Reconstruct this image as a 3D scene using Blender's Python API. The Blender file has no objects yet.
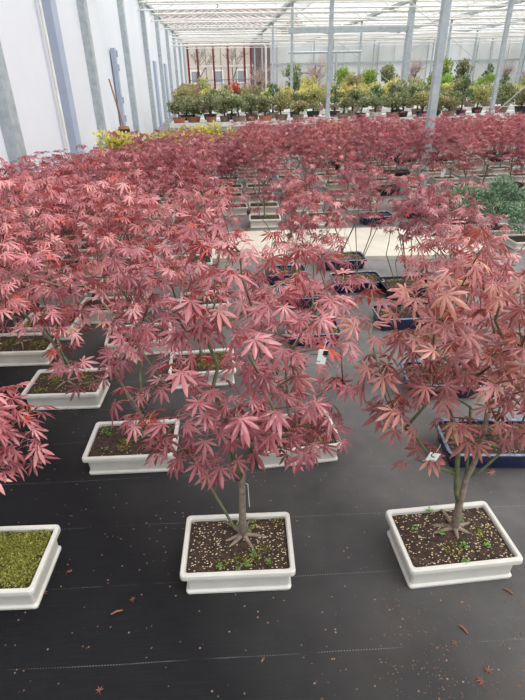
import bpy, math, random
from mathutils import Vector, Matrix, Euler
PI = math.pi
C = bpy.context.scene.collection
V = Vector

# ------------------------------------------------------------------ camera
F = 494.0
def nrm(*a): return V(a).normalized()
DN = nrm(18.5, 890, F)
ZC = -DN
YC = nrm(-44.5, -273.3, F); YC = (YC - ZC * YC.dot(ZC)).normalized()
XC = YC.cross(ZC)
EYE = V((0, 0, 1.5))
def w_of(c): return V((XC.dot(c), YC.dot(c), ZC.dot(c)))
def gp(px, py, z=0.0):
    """point at height z seen at a pixel of the survey photograph"""
    w = w_of(V((px - 262.5, py - 350, F)))
    return EYE + w * ((z - 1.5) / w.z)
cam = bpy.data.cameras.new('camera'); co = bpy.data.objects.new('camera', cam); C.objects.link(co)
r, u, b = w_of(V((1, 0, 0))), w_of(V((0, -1, 0))), w_of(V((0, 0, -1)))
co.matrix_world = Matrix(((r.x, u.x, b.x, 0), (r.y, u.y, b.y, 0), (r.z, u.z, b.z, 1.5), (0, 0, 0, 1)))
cam.sensor_fit = 'VERTICAL'; cam.sensor_height = 36; cam.lens = F / 700 * 36
cam.clip_start = .02; cam.clip_end = 300
bpy.context.scene.camera = co

# ------------------------------------------------------------------ materials
def newmat(name):
    m = bpy.data.materials.new(name); m.use_nodes = True
    nt = m.node_tree; return m, nt, nt.nodes['Principled BSDF']
def rgb(r, g, b): return tuple(((c / 255) / 12.92 if c / 255 < .04045 else ((c / 255 + .055) / 1.055) ** 2.4) for c in (r, g, b)) + (1,)
def ramp(nt, stops):
    n = nt.nodes.new('ShaderNodeValToRGB'); e = n.color_ramp.elements
    while len(e) < len(stops): e.new(.5)
    for i, (p, c) in enumerate(stops): e[i].position = p; e[i].color = c
    return n
def noise(nt, scale, detail=4, vec='Object', rough=.55):
    t = nt.nodes.new('ShaderNodeTexCoord'); n = nt.nodes.new('ShaderNodeTexNoise')
    n.inputs['Scale'].default_value = scale; n.inputs['Detail'].default_value = detail; n.inputs['Roughness'].default_value = rough
    nt.links.new(t.outputs[vec], n.inputs['Vector']); return n
def mat(name, c1, c2=None, scale=8, rough=.6, bump=0, metal=0, coat=0, bscale=None, spec=.5):
    m, nt, p = newmat(name)
    p.inputs['Roughness'].default_value = rough; p.inputs['Metallic'].default_value = metal
    p.inputs['Coat Weight'].default_value = coat; p.inputs['Specular IOR Level'].default_value = spec
    if c2:
        n = noise(nt, scale); rr = ramp(nt, [(.32, c1), (.68, c2)])
        nt.links.new(n.outputs['Fac'], rr.inputs[0]); nt.links.new(rr.outputs[0], p.inputs['Base Color'])
    else: p.inputs['Base Color'].default_value = c1
    if bump:
        n = noise(nt, bscale or scale * 3, 6); bn = nt.nodes.new('ShaderNodeBump'); bn.inputs['Strength'].default_value = bump
        bn.inputs['Distance'].default_value = .01
        nt.links.new(n.outputs['Fac'], bn.inputs['Height']); nt.links.new(bn.outputs[0], p.inputs['Normal'])
    return m
def leafmat(name, stops, rough=.5, trans=.3, tcol=None, hue=.02, spec=.35):
    """leaf colour from a per-leaf tint attribute plus a little per-plant variation"""
    m, nt, p = newmat(name); L = nt.links
    a = nt.nodes.new('ShaderNodeAttribute'); a.attribute_name = 'tint'
    rr = ramp(nt, stops); L.new(a.outputs['Fac'], rr.inputs[0])
    oi = nt.nodes.new('ShaderNodeObjectInfo'); hs = nt.nodes.new('ShaderNodeHueSaturation')
    mr = nt.nodes.new('ShaderNodeMapRange'); mr.inputs['To Min'].default_value = .5 - hue; mr.inputs['To Max'].default_value = .5 + hue
    L.new(oi.outputs['Random'], mr.inputs['Value']); L.new(mr.outputs[0], hs.inputs['Hue'])
    m2 = nt.nodes.new('ShaderNodeMapRange'); m2.inputs['To Min'].default_value = .8; m2.inputs['To Max'].default_value = 1.2
    L.new(oi.outputs['Random'], m2.inputs['Value']); L.new(m2.outputs[0], hs.inputs['Value'])
    L.new(rr.outputs[0], hs.inputs['Color']); L.new(hs.outputs[0], p.inputs['Base Color'])
    p.inputs['Roughness'].default_value = rough; p.inputs['Specular IOR Level'].default_value = spec
    tr = nt.nodes.new('ShaderNodeBsdfTranslucent')
    if tcol: tr.inputs['Color'].default_value = tcol
    else: L.new(hs.outputs[0], tr.inputs['Color'])
    mx = nt.nodes.new('ShaderNodeMixShader'); mx.inputs[0].default_value = trans
    L.new(p.outputs[0], mx.inputs[1]); L.new(tr.outputs[0], mx.inputs[2]); L.new(mx.outputs[0], nt.nodes['Material Output'].inputs[0])
    return m

M = {}
M['leaf'] = leafmat('maple_leaf', [(0, rgb(102, 46, 54)), (.3, rgb(152, 82, 89)), (.6, rgb(188, 114, 119)), (.85, rgb(212, 148, 148)), (.95, rgb(204, 136, 116)), (1, rgb(206, 84, 60))], rough=.36, trans=.24, tcol=rgb(206, 80, 76), hue=.006, spec=.7)
M['leaf_far'] = leafmat('maple_leaf_distant', [(0, rgb(88, 46, 54)), (.35, rgb(142, 82, 92)), (.7, rgb(174, 108, 116)), (.93, rgb(218, 166, 166)), (1, rgb(206, 92, 72))], rough=.42, trans=.26, tcol=rgb(200, 82, 84), hue=.012, spec=.5)
M['leaf_bronze'] = leafmat('bronze_maple_leaf', [(0, rgb(98, 54, 57)), (.3, rgb(142, 86, 88)), (.6, rgb(176, 114, 111)), (.85, rgb(204, 150, 134)), (1, rgb(210, 174, 132))], rough=.42, trans=.26, tcol=rgb(200, 92, 72), hue=.006, spec=.5)
M['yellow'] = leafmat('yellow_leaf', [(0, rgb(150, 140, 66)), (.5, rgb(200, 188, 100)), (1, rgb(222, 212, 142))], trans=.4)
M['green'] = leafmat('green_leaf', [(0, rgb(70, 78, 54)), (.5, rgb(124, 132, 92)), (1, rgb(186, 186, 144))], trans=.3)
M['pine'] = leafmat('pine_needles', [(0, rgb(52, 76, 52)), (.5, rgb(92, 120, 84)), (1, rgb(136, 158, 112))], trans=.2)
M['fresh'] = leafmat('fresh_green_leaf', [(0, rgb(90, 124, 44)), (.5, rgb(134, 166, 70)), (1, rgb(176, 196, 104))], trans=.4)
M['juniper'] = leafmat('juniper_needles', [(0, rgb(54, 90, 66)), (.5, rgb(112, 148, 118)), (1, rgb(180, 202, 172))], trans=.15)
M['crimson'] = leafmat('crimson_leaf', [(0, rgb(130, 44, 52)), (1, rgb(196, 84, 86))], trans=.4)
M['bare'] = leafmat('bare_twig', [(0, rgb(150, 128, 124)), (1, rgb(196, 170, 166))], trans=.1)
M['olive'] = leafmat('olive_leaf', [(0, rgb(92, 96, 60)), (.5, rgb(150, 148, 96)), (1, rgb(196, 184, 130))], trans=.3)
M['bark'] = mat('grey_bark', rgb(104, 92, 80), rgb(142, 128, 112), 60, .85, .4)
M['stem'] = mat('green_stem', rgb(74, 84, 54), rgb(108, 112, 78), 30, .6, .1)
M['twig'] = mat('red_brown_twig', rgb(84, 50, 46), rgb(116, 70, 60), 30, .6)
M['darkbark'] = mat('dark_bark', rgb(70, 56, 46), rgb(98, 82, 70), 40, .9, .3)
M['white_glaze'] = mat('white_glaze', rgb(206, 204, 197), rgb(194, 192, 183), 9, .32, .03, 0, .25, 40)
M['cream_glaze'] = mat('cream_glaze', rgb(214, 208, 196), rgb(196, 190, 178), 9, .4, .03, 0, .2, 40)
M['blue_glaze'] = mat('blue_glaze', rgb(15, 22, 52), rgb(22, 34, 74), 14, .22, .03, 0, .5, 40)
M['pale_rim'] = mat('worn_pale_blue_glaze', rgb(128, 138, 156), rgb(60, 74, 104), 40, .3, 0, 0, .4)
M['black_pot'] = mat('black_plastic', rgb(26, 27, 32), rgb(36, 38, 44), 10, .45)
M['terracotta'] = mat('terracotta', rgb(150, 92, 72), rgb(166, 110, 88), 10, .8, .1)
M['brown_pot'] = mat('brown_clay', rgb(112, 92, 80), rgb(136, 114, 100), 10, .7, .1)
M['foot'] = mat('unglazed_clay_foot', rgb(146, 92, 72), rgb(120, 76, 60), 20, .9)
M['soil'] = mat('potting_soil', rgb(34, 24, 19), rgb(74, 54, 43), 55, .95, .9, bscale=160)
M['grit'] = mat('pumice_grit', rgb(206, 192, 160), rgb(176, 158, 124), 200, .9)
M['moss'] = leafmat('moss', [(0, rgb(88, 90, 36)), (.5, rgb(136, 138, 60)), (1, rgb(176, 172, 96))], rough=.9, trans=.2, hue=.01)
M['weed'] = leafmat('weed_leaf', [(0, rgb(70, 112, 48)), (1, rgb(128, 164, 90))], trans=.3)
M['paper'] = mat('white_plastic_label', rgb(232, 232, 226), None, rough=.5)
M['ink'] = mat('black_ink', rgb(30, 30, 32), None, rough=.6)
M['wire'] = mat('white_plastic_strip', rgb(214, 218, 220), None, rough=.3)
M['galv'] = mat('galvanised_steel', rgb(150, 160, 164), rgb(176, 184, 188), 12, .5, 0, .25)
M['pipegrey'] = mat('blue_grey_paint', rgb(160, 170, 188), rgb(150, 161, 180), 3, .5)
M['white_beam'] = mat('white_aluminium', rgb(204, 202, 196), rgb(218, 217, 212), 4, .5)
M['panel'] = mat('white_wall_panel', rgb(206, 209, 215), rgb(214, 217, 223), .6, .45)
M['fabric_screen'] = mat('cream_folded_screen', rgb(224, 220, 210), rgb(206, 200, 188), 6, .8)
M['bench'] = mat('pale_bench_top', rgb(200, 202, 200), rgb(184, 186, 184), 5, .7)
M['concrete'] = mat('cream_concrete', rgb(196, 190, 176), rgb(176, 168, 156), 3, .85, .2)
M['redframe'] = mat('dark_red_frame', rgb(104, 30, 44), None, rough=.5)
M['darkpanel'] = mat('dark_brown_board', rgb(98, 80, 84), rgb(120, 100, 100), 2, .8)
M['beige'] = mat('beige_render', rgb(196, 182, 166), rgb(176, 160, 144), .4, .9)
M['wood'] = mat('pale_wood', rgb(176, 130, 92), rgb(156, 112, 78), 12, .8, .1)
M['dryleaf'] = mat('dry_leaf', rgb(140, 88, 66), rgb(104, 64, 48), 40, .8)
M['crumb'] = mat('bark_crumb', rgb(122, 96, 78), rgb(84, 62, 50), 60, .9)
M['pinkleaf'] = mat('fallen_pink_leaf', rgb(206, 140, 120), rgb(180, 108, 92), 40, .7)
M['windowgrey'] = mat('grey_window', rgb(120, 126, 132), None, rough=.3)

def glass(name, col, fac):
    m, nt, p = newmat(name); L = nt.links
    p.inputs['Base Color'].default_value = col; p.inputs['Roughness'].default_value = .3
    t = nt.nodes.new('ShaderNodeBsdfTransparent'); mx = nt.nodes.new('ShaderNodeMixShader'); mx.inputs[0].default_value = fac
    L.new(t.outputs[0], mx.inputs[1]); L.new(p.outputs[0], mx.inputs[2]); L.new(mx.outputs[0], nt.nodes['Material Output'].inputs[0])
    return m
M['glass'] = glass('roof_glass', rgb(225, 230, 230), .1)
M['wglass'] = glass('wall_glass', rgb(205, 205, 200), .25)
def film():
    m, nt, p = newmat('white_translucent_film'); L = nt.links
    n = noise(nt, .25, 3); rr = ramp(nt, [(.35, rgb(206, 208, 204)), (.6, rgb(232, 234, 234))]); L.new(n.outputs['Fac'], rr.inputs[0])
    t = nt.nodes.new('ShaderNodeBsdfTranslucent'); L.new(rr.outputs[0], t.inputs['Color']); L.new(rr.outputs[0], p.inputs['Base Color'])
    mx = nt.nodes.new('ShaderNodeMixShader'); mx.inputs[0].default_value = .55
    L.new(p.outputs[0], mx.inputs[1]); L.new(t.outputs[0], mx.inputs[2]); L.new(mx.outputs[0], nt.nodes['Material Output'].inputs[0]); return m
M['film'] = film()

def ground_mat():
    m, nt, p = newmat('black_woven_ground_cloth'); L = nt.links; N = nt.nodes
    geo = N.new('ShaderNodeNewGeometry')
    def nz(scale, det=5, rough=.6, vec=None):
        n = N.new('ShaderNodeTexNoise'); n.inputs['Scale'].default_value = scale; n.inputs['Detail'].default_value = det; n.inputs['Roughness'].default_value = rough
        L.new(vec or geo.outputs['Position'], n.inputs['Vector']); return n.outputs['Fac']
    def math_(op, a, b_=None, c_=None):
        n = N.new('ShaderNodeMath'); n.operation = op
        for i, x in enumerate((a, b_, c_)):
            if x is None: continue
            if isinstance(x, (int, float)): n.inputs[i].default_value = x
            else: L.new(x, n.inputs[i])
        return n.outputs[0]
    def mr(v, a, b_, c_=0, d_=1):
        n = N.new('ShaderNodeMapRange'); L.new(v, n.inputs[0])
        for i, x in enumerate((a, b_, c_, d_)): n.inputs[i + 1].default_value = x
        return n.outputs[0]
    def mix(f, a, b_):
        n = N.new('ShaderNodeMix'); n.data_type = 'RGBA'; L.new(f, n.inputs[0])
        for i, x in ((6, a), (7, b_)):
            if isinstance(x, tuple): n.inputs[i].default_value = x
            else: L.new(x, n.inputs[i])
        return n.outputs[2]
    sx = N.new('ShaderNodeSeparateXYZ'); L.new(geo.outputs['Position'], sx.inputs[0]); X, Y = sx.outputs[0], sx.outputs[1]
    # dusty aisle plus sheen painted into the colour, paler to the right and far
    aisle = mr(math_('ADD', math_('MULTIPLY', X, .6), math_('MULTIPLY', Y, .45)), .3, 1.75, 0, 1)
    dust_sheen = math_('MULTIPLY', math_('ADD', math_('MULTIPLY', aisle, .66), .015), mr(nz(2.2), .3, .7, .55, 1.25))
    col = mix(dust_sheen, rgb(10, 11, 15), rgb(140, 138, 136))
    st = N.new('ShaderNodeMapping'); st.inputs['Scale'].default_value = (3, 60, 1); L.new(geo.outputs['Position'], st.inputs[0])
    col = mix(mr(nz(3, 4, .6, st.outputs[0]), .45, .75, 0, .12), col, rgb(62, 61, 60))
    brown = math_('MULTIPLY', mr(nz(1.3, 3), .5, .75), mr(X, 0, .8, .0, .28))
    col = mix(brown, col, rgb(104, 82, 68))
    # fine crumbs
    vo = N.new('ShaderNodeTexVoronoi'); vo.inputs['Scale'].default_value = 55; L.new(geo.outputs['Position'], vo.inputs['Vector'])
    wn = N.new('ShaderNodeTexWhiteNoise'); L.new(vo.outputs['Color'], wn.inputs['Vector'])
    crumb = math_('MULTIPLY', mr(vo.outputs['Distance'], .1, .2, 1, 0), mr(wn.outputs['Value'], .86, .88, 0, 1))
    col = mix(math_('MULTIPLY', crumb, .8), col, rgb(152, 122, 100))
    # woven marker threads every 26.7 cm, printed as dots
    yy = math_('ADD', Y, math_('MULTIPLY', nz(1.5, 2), .02))
    yy = math_('ADD', yy, math_('MULTIPLY', X, .03))
    f = math_('FRACT', math_('ADD', math_('DIVIDE', math_('SUBTRACT', yy, .85), .258), .5))
    ln = math_('LESS_THAN', math_('ABSOLUTE', math_('SUBTRACT', f, .5)), .0048)
    dots = math_('LESS_THAN', math_('FRACT', math_('DIVIDE', X, .0085)), .5)
    worn = mr(nz(4, 3), .42, .55)
    col = mix(math_('MULTIPLY', math_('MULTIPLY', ln, dots), math_('MULTIPLY', worn, .4)), col, rgb(140, 154, 152))
    L.new(col, p.inputs['Base Color'])
    p.inputs['Roughness'].default_value = .6; p.inputs['Specular IOR Level'].default_value = .16
    bm_ = N.new('ShaderNodeBump'); bm_.inputs['Strength'].default_value = .35; bm_.inputs['Distance'].default_value = .004
    h = math_('ADD', nz(6, 3), math_('MULTIPLY', nz(220, 2), .3)); L.new(h, bm_.inputs['Height']); L.new(bm_.outputs[0], p.inputs['Normal'])
    return m
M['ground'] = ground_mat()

# ------------------------------------------------------------------ mesh builder
class MB:
    def __init__(s): s.v = []; s.f = []; s.t = []; s.mi = []; s.cur = 0
    def add(s, vs, fs, tint=0.5):
        o = len(s.v); s.v += [tuple(a) for a in vs]; s.t += [tint] * len(vs)
        for f in fs: s.f.append(tuple(i + o for i in f)); s.mi.append(s.cur)
    def box(s, c, d, rz=0, tint=.5):
        x, y, z = [a / 2 for a in d]; cs, sn = math.cos(rz), math.sin(rz); vs = []
        for k in (-1, 1):
            for i, j in ((-1, -1), (1, -1), (1, 1), (-1, 1)):
                a, b_ = i * x, j * y; vs.append((c[0] + a * cs - b_ * sn, c[1] + a * sn + b_ * cs, c[2] + k * z))
        s.add(vs, [(3, 2, 1, 0), (4, 5, 6, 7), (0, 1, 5, 4), (1, 2, 6, 5), (2, 3, 7, 6), (3, 0, 4, 7)], tint)
    def tube(s, pts, rad, n=6, cap=True, tint=.5):
        pts = [V(p) for p in pts]
        if isinstance(rad, (int, float)): rad = [rad] * len(pts)
        vs = []; up = V((.13, .21, .97)); L = len(pts); fs = []
        for i, p in enumerate(pts):
            d = (pts[min(i + 1, L - 1)] - pts[max(i - 1, 0)])
            if d.length < 1e-9: d = V((0, 0, 1))
            d.normalize(); a = d.cross(up if abs(d.dot(up)) < .95 else V((1, 0, 0))).normalized(); b_ = d.cross(a)
            for k in range(n):
                t = 2 * PI * k / n; vs.append(p + (a * math.cos(t) + b_ * math.sin(t)) * rad[i])
        for i in range(L - 1):
            for k in range(n): fs.append((i * n + k, i * n + (k + 1) % n, (i + 1) * n + (k + 1) % n, (i + 1) * n + k))
        if cap: fs.append(tuple(range(n))[::-1]); fs.append(tuple((L - 1) * n + k for k in range(n)))
        s.add(vs, fs, tint)
    def mesh(s, name, mats, smooth=False):
        me = bpy.data.meshes.new(name); me.from_pydata(s.v, [], s.f)
        if not isinstance(mats, (list, tuple)): mats = [mats]
        for m in mats: me.materials.append(m)
        if len(mats) > 1: me.polygons.foreach_set('material_index', s.mi)
        a = me.attributes.new('tint', 'FLOAT', 'POINT'); a.data.foreach_set('value', s.t)
        if smooth: me.polygons.foreach_set('use_smooth', [True] * len(me.polygons))
        me.update(); return me
    def build(s, name, mats, parent=None, smooth=False, loc=None):
        return link(name, s.mesh(name, mats, smooth), parent, loc)
def link(name, me, parent=None, loc=None):
    o = bpy.data.objects.new(name, me); C.objects.link(o)
    if parent: o.parent = parent
    if loc: o.location = loc
    return o
def tag(o, label=None, cat=None, group=None, kind=None):
    for k, v_ in (('label', label), ('category', cat), ('group', group), ('kind', kind)):
        if v_: o[k] = v_
    return o
def empty(name, loc=(0, 0, 0), rz=0):
    o = bpy.data.objects.new(name, None); C.objects.link(o); o.location = loc; o.rotation_euler = (0, 0, rz); o.empty_display_size = .05; return o
def struct(o): o['kind'] = 'structure'; return o

# ------------------------------------------------------------------ leaves
def leaf(mb, o, d, n, size, rng, tint, detail=2, lobes=7):
    """palmate leaf at o; d = direction of middle lobe, n = upper side"""
    d = d.normalized(); n = (n - d * n.dot(d)).normalized(); s = n.cross(d)
    if lobes == 7: A = [-112, -76, -38, 0, 38, 76, 112]; Ln = [.46, .78, .95, 1.04, .95, .78, .46]
    else: A = [-84, -42, 0, 42, 84]; Ln = [.66, .92, 1, .92, .66]
    droop = rng.uniform(.12, .5); fold = rng.uniform(-.1, .25); vs = [o]; fs = []
    def P(r_, a, up=0):
        a = math.radians(a); x = math.cos(a) * r_; y = math.sin(a) * r_
        return o + (d * x + s * y) * size + n * size * (up - droop * r_ * r_ - fold * abs(y) * .5)
    half = (A[1] - A[0]) / 2; sn = .25
    for i, (a, l) in enumerate(zip(A, Ln)):
        a += rng.uniform(-5, 5); l *= rng.uniform(.88, 1.1); b0 = len(vs)
        w = 11.5
        if detail >= 2:
            vs += [P(sn * l, a - half * .8, .0), P(.55 * l, a - w, -.015), P(.8 * l, a - w * .46, -.01), P(l, a, 0),
                   P(.8 * l, a + w * .46, -.01), P(.55 * l, a + w, -.015), P(sn * l, a + half * .8, 0), P(.5 * l, a, .03)]
            m = b0 + 7
            fs += [(0, b0, b0 + 1, m), (m, b0 + 1, b0 + 2), (m, b0 + 2, b0 + 3), (m, b0 + 3, b0 + 4), (m, b0 + 4, b0 + 5), (0, m, b0 + 5, b0 + 6)]
        else:
            vs += [P(.48 * l, a - w * 1.25, 0), P(l, a, 0), P(.48 * l, a + w * 1.25, 0)]
            fs += [(0, b0, b0 + 1, b0 + 2)]
    mb.add(vs, fs, tint)

def grow(att, base_chain, rng, fmin=3):
    """join crown points to the trunk, nearest first; returns nodes and parents"""
    nodes = [V(p) for p, _ in base_chain]; par = [q for _, q in base_chain]; base = nodes[0]; tips = []
    plen = [0.0] * len(nodes)
    for i in range(1, len(nodes)): plen[i] = plen[par[i]] + (nodes[i] - nodes[par[i]]).length
    for a in sorted(att, key=lambda p: (p - base).length):
        best, bi = 1e9, 0
        for i, q in enumerate(nodes):
            if i < 1: continue
            if i < fmin: continue
            dd = a - q; c = dd.length + .22 * plen[i] + max(0, -dd.z) * 1.2 + max(0, dd.length * .25 - dd.z) * .25
            if c < best: best, bi = c, i
        q = nodes[bi]; L = (a - q).length; k = max(1, int(L / .07)); prev = bi
        for j in range(1, k + 1):
            t = j / k; p = q.lerp(a, t) + V((0, 0, math.sin(t * PI) * L * .07))
            if j < k: p += V((rng.gauss(0, 1), rng.gauss(0, 1), rng.gauss(0, .6))) * .006
            nodes.append(p); par.append(prev); plen.append(plen[prev] + (p - nodes[prev]).length); prev = len(nodes) - 1
        tips.append(prev)
    return nodes, par, tips

def maple_meshes(name, rng, att, chain, r0=.013, lsize=.05, detail=2, per_tip=(3, 5), leafm='leaf', nroots=5, soil=.07, lobes=7, twig_r=.0011, petiole=True, tint=(0.0, .95), fill=.35):
    nodes, par, tips = grow(att, chain, rng); n = len(nodes)
    ch = [[] for _ in range(n)]
    for i in range(1, n): ch[par[i]].append(i)
    w = [0.0] * n
    for i in range(n - 1, -1, -1): w[i] = 1 if not ch[i] else sum(w[c] for c in ch[i])
    tot = w[1] if n > 1 else 1
    R = [max(twig_r, r0 * (w[i] / tot) ** .5) for i in range(n)]; R[0] = r0 * 1.25
    br = MB(); sides = 8 if detail >= 2 else 4
    # walk chains: always continue along the heaviest child
    starts = [(0, None)]
    while starts:
        i, fr = starts.pop(); pts = []; rr = []
        if fr is not None: pts.append(nodes[fr]); rr.append(min(R[fr], R[i] * 1.15))
        while True:
            pts.append(nodes[i]); rr.append(R[i])
            if not ch[i]: rr[-1] = R[i] * .7; break
            cs = sorted(ch[i], key=lambda c: -w[c])
            for c in cs[1:]: starts.append((c, i))
            i = cs[0]
        thick = max(rr)
        br.cur = 0 if thick > r0 * .8 else (1 if thick > r0 * .26 else 2)
        if len(pts) > 1: br.tube(pts, rr, sides if thick > .003 else max(3, sides // 2), detail >= 2)
    br.cur = 0
    b0 = nodes[0]
    for k in range(nroots):   # surface roots
        a = 2 * PI * k / nroots + rng.uniform(-.35, .35); l = rng.uniform(.05, .11) * (r0 / .012); dx, dy = math.cos(a), math.sin(a)
        br.tube([(b0.x, b0.y, b0.z + r0 * 1.9), (b0.x + dx * r0 * .9, b0.y + dy * r0 * .9, b0.z + r0 * .75), (b0.x + dx * (r0 + l * .45), b0.y + dy * (r0 + l * .45) + rng.uniform(-.004, .004), b0.z + .004),
                 (b0.x + dx * (r0 + l), b0.y + dy * (r0 + l), b0.z - .006)], [r0 * .85, r0 * .7, r0 * .45, r0 * .16], 6 if detail >= 2 else 4)
    lf = MB(); axis = V((b0.x, b0.y, 0))
    def put(i, k, scale=1):
        p = nodes[i]; q = nodes[par[i]]; bd = (p - q)
        bd = bd.normalized() if bd.length > 1e-6 else V((0, 0, 1))
        ang0 = math.atan2(bd.y, bd.x) + rng.uniform(-.4, .4)
        out = V((p.x - axis.x, p.y - axis.y, 0))
        for j in range(k):
            a = ang0 + (2 * PI * j / max(k, 2)) + rng.uniform(-.45, .45)
            pd = V((math.cos(a), math.sin(a), rng.uniform(-.1, .55))) + bd * .4; pd.normalize()
            pl = lsize * rng.uniform(.45, .95) * (.6 if scale < 1 else 1); s = p + pd * pl
            if petiole: lf.tube([p, p.lerp(s, .5) + V((0, 0, .12 * pl)), s], .0007 if detail >= 2 else .0011, 3, False, .9)
            dd = V((pd.x, pd.y, rng.uniform(-.95, .15))); nn = V((rng.gauss(0, .42), rng.gauss(0, .42), 1)) + out * .8
            t = rng.betavariate(1.4, 1.6) * (tint[1] - tint[0]) + tint[0]
            if rng.random() < .012: t = 1.0
            leaf(lf, s, dd, nn, lsize * rng.uniform(.72, 1.15) * scale, rng, t, detail, lobes)
    for t_ in tips:
        put(t_, rng.randint(*per_tip))
        i = par[t_]; st = 0
        while i > 0 and st < 3 and w[i] <= 2:
            if rng.random() < fill: put(i, 2, .9)
            i = par[i]; st += 1
    return br.mesh(name + '_branches', [M['bark'], M['stem'], M['twig']], True), lf.mesh(name + '_foliage', M[leafm])

# ------------------------------------------------------------------ pots
def rrect(w, d, r, z, n=4):
    out = []
    for cx, cy, a0 in ((w / 2 - r, d / 2 - r, 0), (-w / 2 + r, d / 2 - r, 90), (-w / 2 + r, -d / 2 + r, 180), (w / 2 - r, -d / 2 + r, 270)):
        for k in range(n + 1):
            a = math.radians(a0 + 90 * k / n); out.append((cx + r * math.cos(a), cy + r * math.sin(a), z))
    return out
def loft(mb, rings, cap0=True, cap1=True):
    n = len(rings[0]); vs = [p for r_ in rings for p in r_]; fs = []
    for i in range(len(rings) - 1):
        for k in range(n): fs.append((i * n + k, i * n + (k + 1) % n, (i + 1) * n + (k + 1) % n, (i + 1) * n + k))
    if cap0: fs.append(tuple(range(n))[::-1])
    if cap1: fs.append(tuple((len(rings) - 1) * n + k for k in range(n)))
    mb.add(vs, fs)
def pot_mesh(kind, w=.375, d=.27, h=.08):
    mb = MB(); top = w, d
    if kind in ('white', 'cream'):
        # offset from rim edge, height, corner radius : stepped foot, waist, flared lip
        pf = [(-.017, .0), (-.0135, .002), (-.0125, .008), (-.0145, .0105), (-.0185, .014), (-.019, .018), (-.018, .04), (-.0165, .056), (-.018, .060), (-.004, .0615), (-.0005, .064), (0, .070), (-.001, .077), (-.004, .08)]
        inner = [(-.014, .0795), (-.018, .076), (-.020, .05)]
        m = [M['white_glaze'] if kind == 'white' else M['cream_glaze'], M['foot']]
    elif kind == 'blue':
        pf = [(-.03, .004), (-.026, .006), (-.022, .03), (-.016, .055), (-.012, .068), (-.002, .07), (0, .075), (-.001, .082), (-.004, .085)]
        inner = [(-.013, .0845), (-.017, .08), (-.02, .05)]; m = [M['blue_glaze'], M['foot'], M['pale_rim']]
    else:
        pf = [(-.03, 0), (-.018, .05), (-.014, .066), (-.002, .067), (0, .07), (0, .08)]; inner = [(-.006, .08), (-.012, .05)]
        m = [M['black_pot'] if kind == 'black' else M['brown_pot'], M['foot']]
    k = h / .08
    rad = .022 if kind != 'blue' else .035
    R = lambda o_, z: rrect(w + 2 * o_, d + 2 * o_, max(.006, rad + o_ * .7) if kind != 'white' else max(.005, .015 + o_ * .3), z * k)
    outer = [R(*p) for p in pf]; inn = [R(*p) for p in inner]
    if kind == 'blue':
        loft(mb, outer[:8], True, False); mb.cur = 2; loft(mb, outer[7:] + inn[:2], False, False); mb.cur = 0; loft(mb, inn[1:], False, True)
        mb.cur = 1
        for sx in (-1, 1):
            for sy in (-1, 1): mb.box((sx * (w / 2 - .07), sy * (d / 2 - .05), .0035), (.06, .035, .007))
        mb.box((0, 0, .004), (w - .09, d - .09, .004))
    else:
        loft(mb, outer + inn, True, True)
        mb.cur = 1; mb.box((0, 0, .0015), (w - .05, d - .05, .003))
    return mb.mesh('pot', m, False)
def soil_mesh(w, d, h, rng, z=.07):
    mb = MB(); nx, ny = 22, 16; W, D_ = w - .036, d - .036; vs = []; fs = []
    for j in range(ny + 1):
        for i in range(nx + 1):
            x = (i / nx - .5) * W; y = (j / ny - .5) * D_
            e = min(i, nx - i, j, ny - j) / 4
            vs.append((x, y, z * h / .08 + .010 * min(1, e) * math.exp(-(x * x + y * y) / .02) + rng.uniform(-.0018, .0018) - (.003 if e == 0 else 0)))
    for j in range(ny):
        for i in range(nx): a = j * (nx + 1) + i; fs.append((a, a + 1, a + nx + 2, a + nx + 1))
    mb.add(vs, fs); return mb.mesh('soil', M['soil'], True)
def soil_z(x, y, h, z=.07): return z * h / .08 + .010 * math.exp(-(x * x + y * y) / .02)
def grit_mesh(w, d, h, rng, n=260):
    mb = MB()
    for _ in range(n):
        x = rng.uniform(-.5, .5) * (w - .05); y = rng.uniform(-.5, .5) * (d - .05)
        if rng.random() < math.exp(-(x * x + y * y) / .002): continue
        s = rng.uniform(.0012, .0032); z = soil_z(x, y, h) + s * .2; vs = []
        a = rng.uniform(0, PI)
        for dx, dy, dz in ((1, 0, 0), (0, 1, 0), (-1, 0, 0), (0, -1, 0), (0, 0, .8), (0, 0, -.8)):
            vs.append((x + (dx * math.cos(a) - dy * math.sin(a)) * s * 1.3, y + (dx * math.sin(a) + dy * math.cos(a)) * s, z + dz * s))
        mb.add(vs, [(0, 1, 4), (1, 2, 4), (2, 3, 4), (3, 0, 4), (1, 0, 5), (2, 1, 5), (3, 2, 5), (0, 3, 5)])
    return mb.mesh('soil_grit', M['grit'])
def moss_mesh(w, d, h, rng, blobs, dens=70000, hh=.008):
    """blobs: (x, y, rx, ry) cushions inside the pot; tiny upright fronds"""
    mb = MB()
    for bx, by, rx, ry in blobs:
        n = max(12, int(dens * rx * ry))
        for _ in range(n):
            a = rng.uniform(0, 2 * PI); q = math.sqrt(rng.random()) * rng.uniform(.8, 1.0); x = bx + rx * q * math.cos(a); y = by + ry * q * math.sin(a)
            if abs(x) > w / 2 - .022 or abs(y) > d / 2 - .022: continue
            z = soil_z(x, y, h) - .001 + hh * .5 * (1 - q * q); s = rng.uniform(.0022, .0048); t = rng.uniform(0, 2 * PI); e = rng.uniform(.5, 1.3)
            p = V((x, y, z)); a1 = V((math.cos(t), math.sin(t), 0)) * s; up = V((rng.gauss(0, .5), rng.gauss(0, .5), 1)) * s * e
            mb.add([p - a1, p + a1, p + up + a1 * .3, p + up - a1 * .3], [(0, 1, 2, 3)], rng.random())
    return mb.mesh('moss', M['moss'])
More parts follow.
